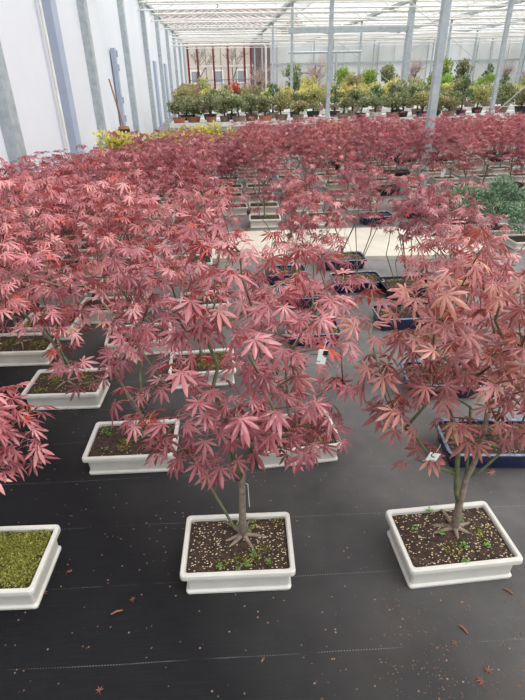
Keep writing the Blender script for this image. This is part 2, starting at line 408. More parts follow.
def weed_mesh(rng, spots, h):
    mb = MB()
    for x, y, r_ in spots:
        for k in range(rng.randint(9, 16)):
            a = rng.uniform(0, 2 * PI); q = r_ * math.sqrt(rng.random()); p = V((x + q * math.cos(a), y + q * math.sin(a), soil_z(x, y, h) + rng.uniform(.004, .012)))
            t = rng.uniform(0, 2 * PI); s = rng.uniform(.003, .006); A_ = V((math.cos(t), math.sin(t), .2)) * s; B_ = V((-math.sin(t), math.cos(t), .1)) * s * .8
            mb.add([p - A_, p - B_, p + A_, p + B_], [(0, 1, 2, 3)], rng.random())
            mb.tube([(p.x, p.y, p.z), (x, y, soil_z(x, y, h) - .002)], .0006, 3, False, .3)
    return mb.mesh('weeds', M['weed'])

# ------------------------------------------------------------------ crown shapes
def crown(rng, n, c, r_, zmin=0, slope=0.0, shell=.45):
    out = []
    while len(out) < n:
        a = rng.uniform(0, 2 * PI); cz = rng.uniform(-1, 1); q = rng.uniform(shell, 1) ; s = math.sqrt(1 - cz * cz)
        p = V((c[0] + r_[0] * q * s * math.cos(a), c[1] + r_[1] * q * s * math.sin(a), c[2] + r_[2] * q * cz))
        if p.z < zmin + slope * max(0, -p.y): continue
        if any((p - o_).length < .045 for o_ in out) and rng.random() < .9: continue
        out.append(p)
    return out
S0 = .078   # soil height at the trunk
def base(rng, fork=.2, stems=3, lean=(0, 0), spread=.1, h2=.2):
    ch = [(V((0, 0, S0 - .004)), -1), (V((rng.uniform(-.004, .004), rng.uniform(-.004, .004), S0 + (fork - S0) * .5)), 0), (V((lean[0] * .4, lean[1] * .4, fork)), 1)]
    for k in range(stems):
        a = 2 * PI * k / stems + rng.uniform(-.5, .5); dx, dy = math.cos(a) * spread, math.sin(a) * spread
        p1 = V((lean[0] * .7 + dx * .45, lean[1] * .7 + dy * .45, fork + h2 * .45)); p2 = V((lean[0] + dx, lean[1] + dy, fork + h2))
        ch.append((p1, 2)); ch.append((p2, len(ch) - 1))
    return ch

GROUPS = {}
def maple(kind, loc, rz, label, brm, flm, pot='white', w=.375, d=.27, h=.08, seed=0, moss=None, weeds=None, grit=True, group=None, tree_off=(0, 0), tree_rz=None, cat='bonsai maple', scale=1, mdens=90000):
    rng = random.Random(seed)
    root = empty('potted_maple', loc, rz); tag(root, label, cat, group)
    link('pot', POT(pot, w, d, h), root)
    link('soil', soil_mesh(w, d, h, rng), root)
    if moss: tag(link('moss', moss_mesh(w, d, h, rng, moss, mdens, .016 if mdens > 2e5 else .008), root), kind='stuff')
    if grit: tag(link('soil_grit', grit_mesh(w, d, h, rng, grit if grit is not True else 260), root), kind='stuff')
    if weeds: tag(link('weeds', weed_mesh(rng, weeds, h), root), kind='stuff')
    for nm, me in (('trunk', brm), ('foliage', flm)):
        o = link(nm, me, root, (tree_off[0], tree_off[1], .07 * (h / .08 - 1))); o.rotation_euler = (0, 0, (tree_rz if tree_rz is not None else 0) - 0)
        o.scale = (scale,) * 3
    return root
POTS = {}
def POT(kind, w, d, h):
    k = (kind, round(w, 3), round(d, 3), round(h, 3))
    if k not in POTS: POTS[k] = pot_mesh(kind, w, d, h)
    return POTS[k]

# ------------------------------------------------------------------ floor
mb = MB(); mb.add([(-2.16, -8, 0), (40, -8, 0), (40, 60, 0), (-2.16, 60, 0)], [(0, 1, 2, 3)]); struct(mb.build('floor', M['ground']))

# ------------------------------------------------------------------ near trees (hand placed)
def soilpt(px, py): return gp(px, py, .075)
# --- centre front tree
rng = random.Random(5)
tp = gp(243, 535, .105); pcx, cy = -.018, 1.163
off = (tp.x - pcx, tp.y - cy)
chain = [(V((0, 0, S0 - .004)), -1), (V((.0, 0, .15)), 0), (V((.002, .01, .23)), 1), (V((.004, .02, .31)), 2),
         (V((-.02, .03, .40)), 3), (V((-.03, .04, .52)), 4), (V((-.07, .05, .66)), 5),      # left stem
         (V((.03, .03, .40)), 3), (V((.06, .06, .52)), 7), (V((.10, .08, .64)), 8),            # right stem
         (V((-.03, .0, .12)), 1), (V((-.075, .02, .22)), 10), (V((-.13, .03, .36)), 11), (V((-.17, .02, .46)), 12)]  # green side stem
att = crown(rng, 44, (-.01, .03, .80), (.34, .26, .36), .42, .85, .35)
att += [V(p) for p in ((-.24, -.02, .52), (-.29, .02, .56), (-.18, -.05, .60), (.20, .0, .50), (.27, .04, .53), (.14, -.06, .56), (.24, -.06, .62), (.0, -.16, .70), (-.1, -.16, .72), (.1, -.15, .72), (-.03, .12, .5), (.30, .12, .60), (-.06, .0, .36), (-.20, .0, .46), (-.14, -.06, .50), (-.26, -.04, .60), (-.22, .06, .45), (.10, .0, .48), (.17, -.03, .47), (.24, .02, .45), (.29, -.02, .50), (.2, -.1, .55), (.08, -.1, .6), (.0, -.1, .58), (-.08, -.1, .6), (-.04, -.02, .42), (-.31, .0, .66), (.32, .04, .66), (.20, -.12, .955))]
b_, f_ = maple_meshes('centre', rng, att, chain, .0125, .060, 2, (3, 4), 'leaf', 6, fill=.3)
maple('c', (pcx, cy, 0), math.radians(-2.4), 'red maple bonsai in a white rectangular pot, centre of the front row', b_, f_, 'white', .375, .255, .11, 11,
      moss=[(.145, .09, .03, .03), (.03, -.07, .06, .025), (-.05, -.08, .03, .02), (.06, .08, .03, .02), (.09, -.03, .03, .02)], weeds=[(-.06, -.095, .012), (.03, -.09, .014), (.05, -.05, .012), (.0, -.1, .012), (.04, .05, .01), (.1, -.08, .01)], tree_off=off, grit=480)
# --- right front tree
rng = random.Random(23)
tp = gp(454, 528, .105); yaw = math.radians(1.5)
pcx, pcy = .716, 1.13
off = V((tp.x - pcx, tp.y - pcy, 0)); off.rotate(Euler((0, 0, -yaw)))
chain = [(V((0, 0, S0 - .004)), -1), (V((.001, 0, .14)), 0), (V((-.003, .0, .20)), 1), (V((.0, .0, .255)), 2), (V((.002, .005, .30)), 3),
         (V((.022, .01, .37)), 4), (V((.035, .02, .47)), 5), (V((.04, .04, .62)), 6),
         (V((-.022, .0, .25)), 2), (V((-.036, .0, .33)), 8), (V((-.046, .01, .46)), 9), (V((-.10, .03, .6)), 10),
         (V((.045, .0, .34)), 4), (V((.10, .01, .40)), 12), (V((.145, .02, .46)), 13), (V((.18, .04, .60)), 14),
         (V((.0, .02, .40)), 4), (V((-.01, .05, .56)), 16)]
att = crown(rng, 78, (.02, .03, .84), (.37, .27, .33), .5, .85, .35)
att += [V(p) for p in ((-.14, .0, .42), (-.18, .01, .40), (-.24, -.02, .55), (-.28, .02, .60), (-.2, -.05, .66), (-.10, -.02, .58), (.05, -.02, .50), (.0, .0, .47), (.12, -.08, .56), (-.02, -.1, .62), (.22, -.04, .54), (-.25, .1, .8), (-.30, .05, .74), (-.2, .15, .9), (-.33, -.02, .74), (-.36, .03, .84), (-.34, .1, .92), (-.3, -.06, .66), (-.22, -.1, .74), (-.3, .1, .66))]
b_, f_ = maple_meshes('right', rng, att, chain, .0135, .059, 2, (3, 4), 'leaf_bronze', 7, fill=.3)
R1 = maple('r', (pcx, pcy, 0), yaw, 'bronze-red maple bonsai in a white square pot, right end of the front row', b_, f_, 'white', .385, .262, .11, 12,
      moss=[(-.02, -.06, .035, .03), (.1, -.02, .02, .05)], weeds=[(-.11, .04, .012), (-.03, .11, .012), (.0, -.11, .014), (.02, -.055, .012), (.06, .05, .012), (-.03, .0, .01), (.1, -.06, .01)], tree_off=(off.x, off.y), tree_rz=-yaw, grit=480)
# --- left front tree, trunk outside the frame
rng = random.Random(31)
chain = base(rng, .25, 3, (-.02, 0), .1, .2)
att = crown(rng, 62, (-.02, .02, .78), (.33, .27, .33), .42, .8, .35) + [V(p) for p in ((.2, .05, .5), (.22, .09, .56), (.19, .0, .46), (.24, .1, .47), (.16, .1, .42), (.22, .14, .62), (.2, .02, .58), (.25, .05, .52), (.16, .0, .52), (.22, .12, .4), (.18, .06, .62), (.26, .12, .58), (.12, .04, .44))]
b_, f_ = maple_meshes('left', rng, att, chain, .0125, .058, 2, (3, 4), 'leaf', 5)
fr = gp(33, 607)
maple('l', (-.845, 1.178, 0), math.radians(-3), 'maple bonsai in a white pot full of yellow-green moss, cut by the left edge', b_, f_, 'white', .38, .268, .11, 13,
      moss=[(.02, .0, .17, .12), (.12, .06, .07, .07), (.12, -.06, .07, .06), (-.06, .0, .1, .11), (.05, .0, .1, .1)], grit=60, mdens=330000, tree_off=(-.06, 0))

# shared near/middle crowns: different trees, reused with a turn
VAR = []
for k in range(7):
    rng = random.Random(100 + k)
    ch_ = base(rng, rng.uniform(.16, .3), rng.choice((3, 4, 4)), (rng.uniform(-.04, .04), rng.uniform(-.04, .04)), rng.uniform(.09, .14), .24)
    at_ = crown(rng, 70, (0, 0, .72), (.34, .32, .36), .33, 0, .3)
    VAR.append(maple_meshes('mid%d' % k, rng, at_, ch_, .010, .053, 2, (3, 4), 'leaf', 5, fill=.4))
OPEN = []      # young thin-stemmed plants of the blue pots: bare lower stems, small crown
for k in range(3):
    rng = random.Random(300 + k)
    ch_ = base(rng, .14, 4, (0, 0), .14, .32)
    at_ = crown(rng, 40, (0, 0, .72), (.3, .22, .24), .46, 0, .3)
    OPEN.append(maple_meshes('open%d' % k, rng, at_, ch_, .007, .042, 1, (4, 6), 'leaf_far', 4, fill=.5))
FAR = []
for k in range(7):
    rng = random.Random(200 + k)
    ch_ = base(rng, rng.uniform(.2, .34), rng.choice((3, 4)), (rng.uniform(-.04, .04), rng.uniform(-.04, .04)), .12, .22)
    at_ = crown(rng, 80, (0, 0, .76), (.33, .31, .32), .42, 0, .25)
    FAR.append(maple_meshes('far%d' % k, rng, at_, ch_, .010, .043, 1, (6, 8), 'leaf_far', 0, lobes=5, twig_r=.0018, petiole=False, fill=.5))

def blobs(rng, w, d, n): return [(rng.uniform(-.35, .35) * w, rng.uniform(-.3, .3) * d, rng.uniform(.03, .07), rng.uniform(.025, .05)) for _ in range(n)]
placed = [V((2.46, 6.2, 0)), V((2.46, 6.3, 0))]
def near(px, py, pot, w, d, yaw, label, var, seed, rz=0, scale=1, nm=4, weeds=0, grit=200, off=(0, 0)):
    p = gp(px, py); rng = random.Random(seed); yw = math.radians(yaw)
    d = min(d, .26); c = V((p.x, p.y + d / 2 - .03, 0)); placed.append(c)
    return maple('n', c, yw, label, var[0], var[1], pot, w, d, .105 if pot != 'blue' else .09, seed, blobs(rng, w, d, nm) if nm else None,
                 [(rng.uniform(-.4, .4) * w, rng.uniform(-.35, .35) * d, .014) for _ in range(weeds)] if weeds else None, grit, tree_off=off, tree_rz=rz, scale=scale)
near(133, 471, 'white', .39, .29, -2, 'maple bonsai in a white pot with dark soil, second row, left of the centre tree', VAR[0], 41, .6, .98, 1, 14, 60, (.03, .03))
near(297, 463, 'white', .38, .29, 3, 'maple bonsai in a white pot directly behind the centre front tree', VAR[1], 42, 2.1, .92, 4, 8, 120, (-.02, .02))
near(500, 468, 'blue', .46, .32, -6, 'maple bonsai in a large dark blue pot behind the right front pot', VAR[2], 43, 1.2, .93, 2, 5, 300)
near(446, 398, 'blue', .40, .27, -8, 'maple bonsai in a dark blue pot, second blue pot behind the right front tree', VAR[3], 44, 3.3, .86, 0, 0, 300)
near(66, 408, 'white', .40, .29, -3, 'maple bonsai in a white mossy pot at left, behind and left of the second-row pot', VAR[4], 45, 4.4, 1.04, 6, 3, 60)
near(20, 365, 'cream', .40, .28, -3, 'maple bonsai in a cream pot at the left edge, behind the white mossy pot', VAR[5], 46, 5.4, 1.04, 3, 0, 60)
near(50, 340, 'cream', .36, .27, -3, 'maple bonsai in a pale pot at left, behind the cream pot of the left edge', VAR[6], 47, .3, 1.03, 3, 0, 60)
near(106, 323, 'cream', .38, .27, -3, 'maple bonsai in a cream pot, partly hidden under leaves, left of the aisle', VAR[0], 48, 2.9, 1, 3, 0, 60)
near(139, 355, 'cream', .40, .28, 4, 'maple bonsai in a cream pot left of centre with a white label on its stem', VAR[1], 49, 4.2, .98, 3, 0, 100)
near(203, 386, 'white', .37, .28, 2, 'maple bonsai in a white mossy pot behind the centre tree, left side', VAR[2], 50, 5.6, .95, 6, 4, 60, (.0, .03))
near(205, 317, 'white', .35, .26, 2, 'maple bonsai in a white pot two pots behind the centre tree', VAR[3], 51, .9, .95, 3, 0, 100)
near(314, 346, 'blue', .36, .26, -2, 'young maple bonsai in a blue pot beside the hanging white label', OPEN[0], 52, 0, 1.0, 1, 0, 240)
near(303, 309, 'blue', .36, .26, 0, 'young maple bonsai in a blue pot in the aisle row, hidden behind leaves', OPEN[1], 53, 2, 1, 2, 0, 160)
near(286, 285, 'blue', .36, .26, 0, 'young maple bonsai in a blue pot left of the two by the concrete strip', OPEN[2], 54, 3, 1, 2, 0, 160)
near(344, 270, 'blue', .40, .25, 0, 'thin-stemmed maple bonsai in a blue pot standing against the concrete strip', OPEN[0], 55, 4, 1, 4, 0, 160)
near(359, 293, 'blue', .40, .27, 0, 'thin-stemmed maple bonsai in a pale-rimmed blue pot, nearest before the concrete strip', OPEN[1], 56, 5, 1, 5, 0, 160)
near(404, 330, 'blue', .36, .26, 0, 'thin-stemmed maple bonsai right of the two blue pots, hidden behind bronze leaves', OPEN[2], 57, 1, 1, 2, 0, 100)
near(408, 300, 'black', .36, .26, 0, 'thin-stemmed maple bonsai before the concrete strip, its dark pot hidden behind bronze leaves', OPEN[0], 59, 2.5, 1, 2, 0, 100)
near(447, 330, 'black', .38, .27, 0, 'maple bonsai in a dark pot, farthest of those behind the right front tree', VAR[5], 58, 1.5, .85, 2, 0, 100)

# --- the dense blocks
def row_name(y):
    return 'front' if y < 4 else 'middle' if y < 7.4 else 'rear'
def block(cells, seed, group, labeler):
    rng = random.Random(seed)
    protos = []
    for (x, y, pot) in cells:
        if any((V((x, y, 0)) - q).length < .34 for q in placed): continue
        v_ = FAR[rng.randrange(len(FAR))] if y > 4.2 else VAR[rng.randrange(len(VAR))]
        w = rng.uniform(.34, .39); d = .27
        key = (pot, rng.randrange(3), y > 4.2)
        if key not in PROTO:
            r2 = random.Random(hash(str(key)) % 1000 if False else sum(map(ord, str(key))))
            root = empty('potted_maple'); hh = .1 if pot != 'blue' else .09; ww = .36 + .01 * key[1]
            a = link('pot', POT(pot, ww, .27, hh), root); b2 = link('soil', soil_mesh(ww, .27, hh, r2), root)
            c2 = tag(link('moss', moss_mesh(ww, .27, hh, r2, blobs(r2, ww, .27, 5), 26000, .012), root), kind='stuff')
            t2 = link('trunk', v_[0], root, (0, 0, .016)); f2 = link('foliage', v_[1], root, (0, 0, .016))
            PROTO[key] = (root, [a, b2, c2, t2, f2]); r_ = root; parts = PROTO[key][1]
        else:
            src, ps = PROTO[key]; r_ = src.copy(); C.objects.link(r_); parts = []
            for q in ps:
                n_ = q.copy(); C.objects.link(n_); n_.parent = r_; parts.append(n_)
        r_.location = (x, y, 0); r_.rotation_euler = (0, 0, rng.uniform(-.06, .06))
        s = rng.uniform(.92, 1.06)
        slope = 6.6 if x < -.95 else (5.2 if x < .3 else 3.9)
        top = max(.6, min(1.08, 1.5 - y * math.tan(math.radians(slope)))) * rng.uniform(.94, 1.05)
        for q in parts[3:]:
            q.scale = (s, s, top / 1.08)
            q.data = v_[0] if q.name.startswith('trunk') else v_[1]
        ang = rng.uniform(0, 6.28)
        for q in parts[3:]: q.rotation_euler = (0, 0, ang)
        lab, grp = labeler(x, y, pot)
        for k in ('label', 'group', 'category'):
            if k in r_: del r_[k]
        tag(r_, lab, 'bonsai maple', grp); placed.append(V((x, y, 0)))
PROTO = {}
rng = random.Random(7)
cells = []
y = 2.55
while y < 10.2:
    for x in (-1.75, -1.27, -.79, -.31):
        if y < 3.4 and x > -.5: continue
        if y < 4.0 and x > -.4: continue
        cells.append((x + rng.uniform(-.05, .05), y + rng.uniform(-.05, .05), rng.choice(('white', 'cream', 'cream'))))
    y += .56
def lab_left(x, y, pot):
    z = row_name(y); return ('red maple bonsai in the %s part of the dense block along the white wall' % z, 'maples along the white wall, %s part' % z)
block(cells, 1, None, lab_left)
cells = []
cols = [(.06, 'cream'), (.46, 'cream'), (1.07, 'cream'), (1.72, 'cream'), (2.28, 'black'), (2.8, 'cream'), (3.4, 'cream'), (4.0, 'black'), (4.6, 'cream'), (5.2, 'blue'), (5.8, 'cream')]
y = 5.62
while y < 10.4:
    for x, pt in cols:
        if x < .1 and y < 5.9: continue
        if x > 1 + y * .62: continue
        if y < 6 and 2.6 < x < 3.3: continue
        p2 = pt
        if y < 5.8 and x == 1.72: p2 = 'blue'
        if x > 2 and y > 7.5: p2 = rng.choice(('cream', 'black', 'cream'))
        cells.append((x + rng.uniform(-.06, .06), y + rng.uniform(-.06, .06) + (.1 if x > 2 else 0), p2))
    y += .64
NAMES = {'cream': 'cream', 'black': 'black', 'blue': 'blue', 'white': 'white'}
def lab_right(x, y, pot):
    side = 'left' if x < 1.4 else ('middle' if x < 3.1 else 'right'); z = 'nearer' if y < 7.4 else 'farther'
    return ('red maple bonsai in a %s pot, %s rows beyond the concrete strip, %s side' % (NAMES[pot], z, side), '%s-potted maples beyond the concrete strip, %s rows, %s side' % (NAMES[pot], z, side))
cells += [(2.66, 5.68, 'cream'), (2.05, 5.72, 'cream')]
block(cells, 2, None, lab_right)

# ------------------------------------------------------------------ concrete strip
a0 = gp(290, 258); mb = MB()
pts = [(-.15, 4.42), (2.45, 4.20), (2.62, 5.22), (-.15, 5.30)]
mb.add([(x, y, 0) for x, y in pts] + [(x, y, .035) for x, y in pts], [(3, 2, 1, 0), (4, 5, 6, 7), (0, 1, 5, 4), (1, 2, 6, 5), (2, 3, 7, 6), (3, 0, 4, 7)])
tag(mb.build('concrete_slab', M['concrete']), 'cream concrete strip crossing the aisle behind the blue pots', 'slab')

# ------------------------------------------------------------------ tufted evergreens and shrubs
def tuft_ball(mb, c, r_, n, rng, ln=.03, wd=.006, up=.4, flat=.6):
    for _ in range(n):
        a = rng.uniform(0, 2 * PI); cz = rng.uniform(-1, 1); s = math.sqrt(1 - cz * cz); q = rng.uniform(.45, 1) 
        o_ = V((math.cos(a) * s, math.sin(a) * s, cz * flat)); p = V(c) + o_ * r_ * q
        dd = (o_ + V((rng.gauss(0, .5), rng.gauss(0, .5), up + rng.gauss(0, .4)))).normalized(); e = dd.cross(V((rng.gauss(0, 1), rng.gauss(0, 1), rng.gauss(0, 1)))).normalized() * wd
        L = ln * rng.uniform(.6, 1.3)
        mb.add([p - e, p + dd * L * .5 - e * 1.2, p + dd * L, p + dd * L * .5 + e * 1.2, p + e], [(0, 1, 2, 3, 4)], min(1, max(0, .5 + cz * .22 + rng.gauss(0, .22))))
def shrub(kind, rng, H, W):
    """returns trunk mesh, foliage mesh; base at z=0 (soil level)"""
    tr = MB(); fo = MB(); lean = rng.uniform(-.06, .06) * H
    pads = []
    if kind == 'pine':
        k = rng.randint(5, 7)
        for i in range(k):
            t = .4 + .6 * i / (k - 1); a = i * 2.4 + rng.uniform(-.4, .4); q = W * .5 * (1.15 - t) * (0 if i == k - 1 else 1)
            pads.append((V((math.cos(a) * q + lean, math.sin(a) * q, H * t)), W * rng.uniform(.2, .3) * (1.35 - .55 * t)))
    else:
        for i in range(13):
            a = rng.uniform(0, 2 * PI); t = rng.uniform(.24, .9); q = W * .36 * math.sqrt(rng.random()) * (1.25 - abs(t - .6))
            pads.append((V((math.cos(a) * q + lean, math.sin(a) * q, H * t)), W * rng.uniform(.17, .27)))
    tr.tube([(0, 0, 0), (lean * .6 + .02, .01, H * .3), (lean, -.01, H * .6), (lean, 0, H * .9)], [H * .045, H * .035, H * .022, H * .008], 5)
    for c, rr_ in pads:
        tr.tube([(lean * .7, 0, c.z * .62), (c.x * .6, c.y * .6, c.z * .9), tuple(c)], [H * .018, H * .012, H * .004], 4)
        if kind == 'bare':
            for _ in range(30):
                e = c + V((rng.gauss(0, 1), rng.gauss(0, 1), abs(rng.gauss(0, 1)))) * rr_ * .9; fo.tube([tuple(c), tuple(e)], [.006, .003], 3, False, rng.random())
        else:
            tuft_ball(fo, c, rr_, 90 if kind == 'pine' else 75, rng, rr_ * .42, rr_ * .1, .5, .5 if kind == 'pine' else .85)
    return tr, fo
SH = {}
def shrub_mesh(kind, matn, k):
    key = (kind, matn, k)
    if key not in SH:
        tr, fo = shrub(kind, random.Random(sum(map(ord, kind + matn)) * 7 + k), 1.0, {'pine': .85, 'leafy': .95, 'bare': 1}[kind])
        SH[key] = (tr.mesh('trunk', M['darkbark'], True), fo.mesh('foliage', M[matn]))
    return SH[key]
def round_pot_mesh(m, oval=1.35):
    mb = MB(); pf = [(.36, 0), (.40, .05), (.44, .30), (.47, .6), (.5, .62), (.5, .72), (.44, .72), (.42, .5)]
    rings = [[(r_ * math.cos(t * PI / 10), r_ / oval * math.sin(t * PI / 10), z * .5) for t in range(20)] for r_, z in pf]
    loft(mb, rings, True, True); return mb.mesh('pot', m, False)
RP = {k: round_pot_mesh(M[k]) for k in ('terracotta', 'brown_pot', 'black_pot', 'blue_glaze', 'cream_glaze')}
PN = {'terracotta': 'terracotta', 'brown_pot': 'brown', 'black_pot': 'black', 'blue_glaze': 'blue', 'cream_glaze': 'cream'}
CL = [(gx, cy_) for gx in (2.46, 6.35, 10.35, 14.35, 18.35) for cy_ in (6.2, 12.4, 18.8, 25.2)]
def bench_plant(loc, potk, kind, matn, k, H, W, rz, label, group=None, cat='potted bonsai', potw=.34, name='potted_shrub'):
    if any(abs(loc[0] - a) < .36 and abs(loc[1] - b_) < .4 for a, b_ in CL): return
    root = empty(name, loc, rz); tag(root, label, cat, group)
    p = link('pot', RP[potk], root); p.scale = (potw,) * 3
    t, f = shrub_mesh(kind, matn, k)
    a = link('trunk', t, root, (0, 0, potw * .3)); b2 = link('foliage', f, root, (0, 0, potw * .3))
    for o in (a, b2): o.scale = (W, W, H)
    return root
def bench(x0, x1, y0, y1, z, label):
    root = empty('plant_bench', ((x0 + x1) / 2, (y0 + y1) / 2, 0)); tag(root, label, 'bench'); L = x1 - x0; D_ = y1 - y0
    m = MB(); m.box((0, 0, z - .02), (L, D_, .04)); m.build('bench_top', M['bench'], root)
    m = MB(); m.box((0, -D_ / 2 - .012, z - .03), (L, .024, .09)); m.build('front_rail', M['white_beam'], root)
    n = max(2, int(L / 2.2))
    for i in range(n + 1):
        for sy in (-1, 1):
            m = MB(); m.box((-L / 2 + .15 + (L - .3) * i / n, sy * (D_ / 2 - .12), (z - .04) / 2), (.05, .05, z - .04)); m.build('leg', M['galv'], root)
    return root
# bench 1 : y rises slightly to the left as in the photograph
bench(-1.12, 9.6, 12.1, 13.9, .6, 'long low pale bench carrying the first row of green bonsai, behind the maples')
bench(-1.2, 12.5, 15.2, 17.0, .6, 'second long pale bench with yellow and green shrubs')
bench(-1.2, 15.5, 18.4, 20.2, .6, 'third long pale bench with taller bonsai')
bench(-1.0, 18.5, 22.2, 24.2, .6, 'fourth pale bench, farthest from the maples')
rng = random.Random(77)
FRONT = 'front row of the first bench'
x = -.92; i = 0
seq = ['terracotta', 'terracotta', 'terracotta', 'brown_pot', 'brown_pot', 'brown_pot', 'terracotta', 'brown_pot', 'brown_pot', 'black_pot', 'brown_pot', 'brown_pot', 'black_pot', 'cream_glaze', 'brown_pot', 'black_pot', 'blue_glaze', 'black_pot', 'brown_pot', 'black_pot', 'blue_glaze', 'black_pot', 'brown_pot', 'black_pot', 'brown_pot', 'blue_glaze', 'brown_pot', 'black_pot', 'black_pot', 'brown_pot']
while x < 9.3:
    pk = seq[i % len(seq)]; y = 12.3 + (.16 if i % 2 else 0)
    side = 'left end' if x < 1.3 else ('middle' if x < 4.6 else 'right end')
    if i == 9: kind, mt, H = 'pine', 'pine', .85
    elif i in (19, 21): kind, mt, H = 'pine', 'pine', .7
    else: kind, mt, H = 'leafy', rng.choice(('green', 'green', 'green', 'olive')), rng.uniform(.36, .5)
    lab = 'small %s tree in a %s pot, %s of the first bench, front row' % ({'green': 'green', 'olive': 'olive-green', 'pine': 'dark pine-like'}[mt], PN[pk], side)
    bench_plant((x, y, .6), pk, kind, mt, rng.randrange(4), H, rng.uniform(.42, .55), rng.uniform(0, 6), lab, '%s %s trees, %s, %s' % (PN[pk], mt, FRONT, side), potw=.32)
    x += rng.uniform(.29, .4); i += 1
x = -.8
while x < 9.3:
    side = 'left end' if x < 1.3 else ('middle' if x < 4.6 else 'right end')
    pk = rng.choice(('brown_pot', 'black_pot')); mt = rng.choice(('green', 'olive', 'green', 'pine')); kind = 'pine' if mt == 'pine' else 'leafy'
    bench_plant((x, 13.15 + rng.uniform(-.1, .1), .6), pk, kind, mt, rng.randrange(4), rng.uniform(.42, .62), rng.uniform(.48, .6), rng.uniform(0, 6),
                '%s shrub in a %s pot, %s of the first bench, rear row' % ({'green': 'green', 'olive': 'olive-green', 'pine': 'dark pine-like'}[mt], PN[pk], side), '%s %s shrubs, rear row of the first bench, %s' % (PN[pk], mt, side), potw=.34)
    x += rng.uniform(.42, .6)
CN = {'green': 'green', 'olive': 'olive-green', 'pine': 'dark green cloud-pruned', 'yellow': 'yellow', 'fresh': 'bright green', 'crimson': 'crimson', 'bare': 'pinkish bare-twigged'}
for (yy, x0, x1, st, opts, hs, nm) in ((15.6, -1.0, 12, .55, ('yellow', 'yellow', 'olive', 'green'), (.42, .6), 'second bench, front row'), (16.5, -1.0, 12, .62, ('yellow', 'yellow', 'olive', 'yellow'), (.45, .65), 'second bench, rear row'),
                              (18.9, -.9, 15, .8, ('yellow', 'green', 'fresh', 'olive', 'pine'), (.5, .85), 'third bench'), (22.9, -.6, 18, .95, ('pine', 'pine', 'green', 'fresh', 'bare', 'pine'), (.8, 1.35), 'fourth bench')):
    x = x0
    while x < x1:
        mt = rng.choice(opts)
        if x > 4 and mt == 'yellow' and rng.random() < .8: mt = 'green'
        if x < 3 and nm == 'fourth bench' and mt == 'pine': mt = 'olive'
        hh_ = rng.uniform(*hs)
        if x < 2.6 and nm in ('fourth bench', 'third bench'): hh_ *= .62
        side = 'left part' if x < 3 else ('middle part' if x < 8 else 'right part')
        kind = 'pine' if mt == 'pine' else ('bare' if mt == 'bare' else 'leafy')
        bench_plant((x, yy + rng.uniform(-.15, .15), .6), rng.choice(('brown_pot',)), kind, mt, rng.randrange(4), hh_, hh_ * (.72 if nm == 'fourth bench' else .95) * rng.uniform(.85, 1.05), rng.uniform(0, 6),
                    '%s shrub on the %s, %s' % (CN[mt], nm, side), '%s shrubs, %s, %s' % (CN[mt], nm, side), potw=.34)
        x += max(st, hh_ * .9) * rng.uniform(.85, 1.15)
# crimson maple and bare tree in front of the red-framed end wall
bench_plant((.95, 25.4, 0), 'brown_pot', 'leafy', 'crimson', 1, 1.1, .9, 1, 'crimson-leaved small tree in front of the red-framed end wall', cat='tree', potw=.5, name='potted_tree')
bench_plant((2.05, 28.5, 0), 'brown_pot', 'bare', 'bare', 2, 1.9, 1.1, 2, 'pinkish bare-twigged tree right of the crimson one at the end wall', cat='tree', potw=.5, name='potted_tree')
# yellow maples at the back of the left block
for k, (px, py) in enumerate(((118, 148), (142, 146), (182, 142), (203, 140), (226, 139), (190, 150), (340, 137))):
    p = gp(px, py, .55)
    bench_plant((max(p.x, -1.75), p.y + .02 * k, 0), 'black_pot', 'leafy', 'yellow', k % 3, .66, .66, k, 'yellow-leaved small maple, ' + ('at the white wall beside the wooden post' if k == 0 else 'second from the white wall' if k == 1 else 'alone on the right half, behind the red maples' if k == 6 else 'between the red maples and the first bench'),
                None if k in (0, 1, 6) else 'yellow maples before the first bench', cat='bonsai maple', name='potted_maple')
# blue-green junipers at the right
def juniper(px, py, H, label, seed, pads, pot='cream'):
    p = gp(px, py); rng = random.Random(seed); root = empty('potted_juniper', (p.x, p.y + .13, 0)); tag(root, label, 'juniper'); placed.append(V((p.x, p.y + .13, 0)))
    link('pot', POT(pot, .38, .27, .08), root); link('soil', soil_mesh(.38, .27, .08, rng), root)
    tr = MB(); fo = MB()
    tr.tube([(0, 0, .07), (.03, .01, H * .35), (-.03, 0, H * .65), (.0, 0, H)], [.022, .017, .012, .004], 7)
    for (x, y, z, rr_) in pads:
        tr.tube([(0, 0, z * .7), (x * .6, y * .6, z * .92), (x, y, z)], [.009, .006, .003], 5)
        tuft_ball(fo, (x, y, z), rr_, 420, rng, .04, .0045, .5, .7)
    tr.build('trunk', M['darkbark'], root, True); fo.build('foliage', M['juniper'], root)
juniper(499, 238, .54, 'blue-green juniper with foliage pads, at the right edge behind the bronze maple', 1, [(0, 0, 0.50, .12), (-.1, 0, 0.41, .13), (.13, .03, 0.39, .13), (-.1, -.1, 0.30, .14), (.14, -.07, 0.27, .15), (.0, .05, 0.34, .14)])
juniper(464, 232, .42, 'blue-green juniper left of the taller one at the right edge', 2, [(0, 0, 0.39, .11), (-.15, 0, 0.33, .11), (.12, .02, 0.31, .12), (-.05, -.1, 0.25, .13), (.1, -.1, 0.22, .12), (-.2, .05, 0.23, .1)])
juniper(533, 250, .44, 'blue-green juniper cut by the right edge', 3, [(0, 0, 0.44, .12), (-.12, 0, 0.34, .13), (.1, .03, 0.33, .13), (-.12, -.08, 0.25, .14)])

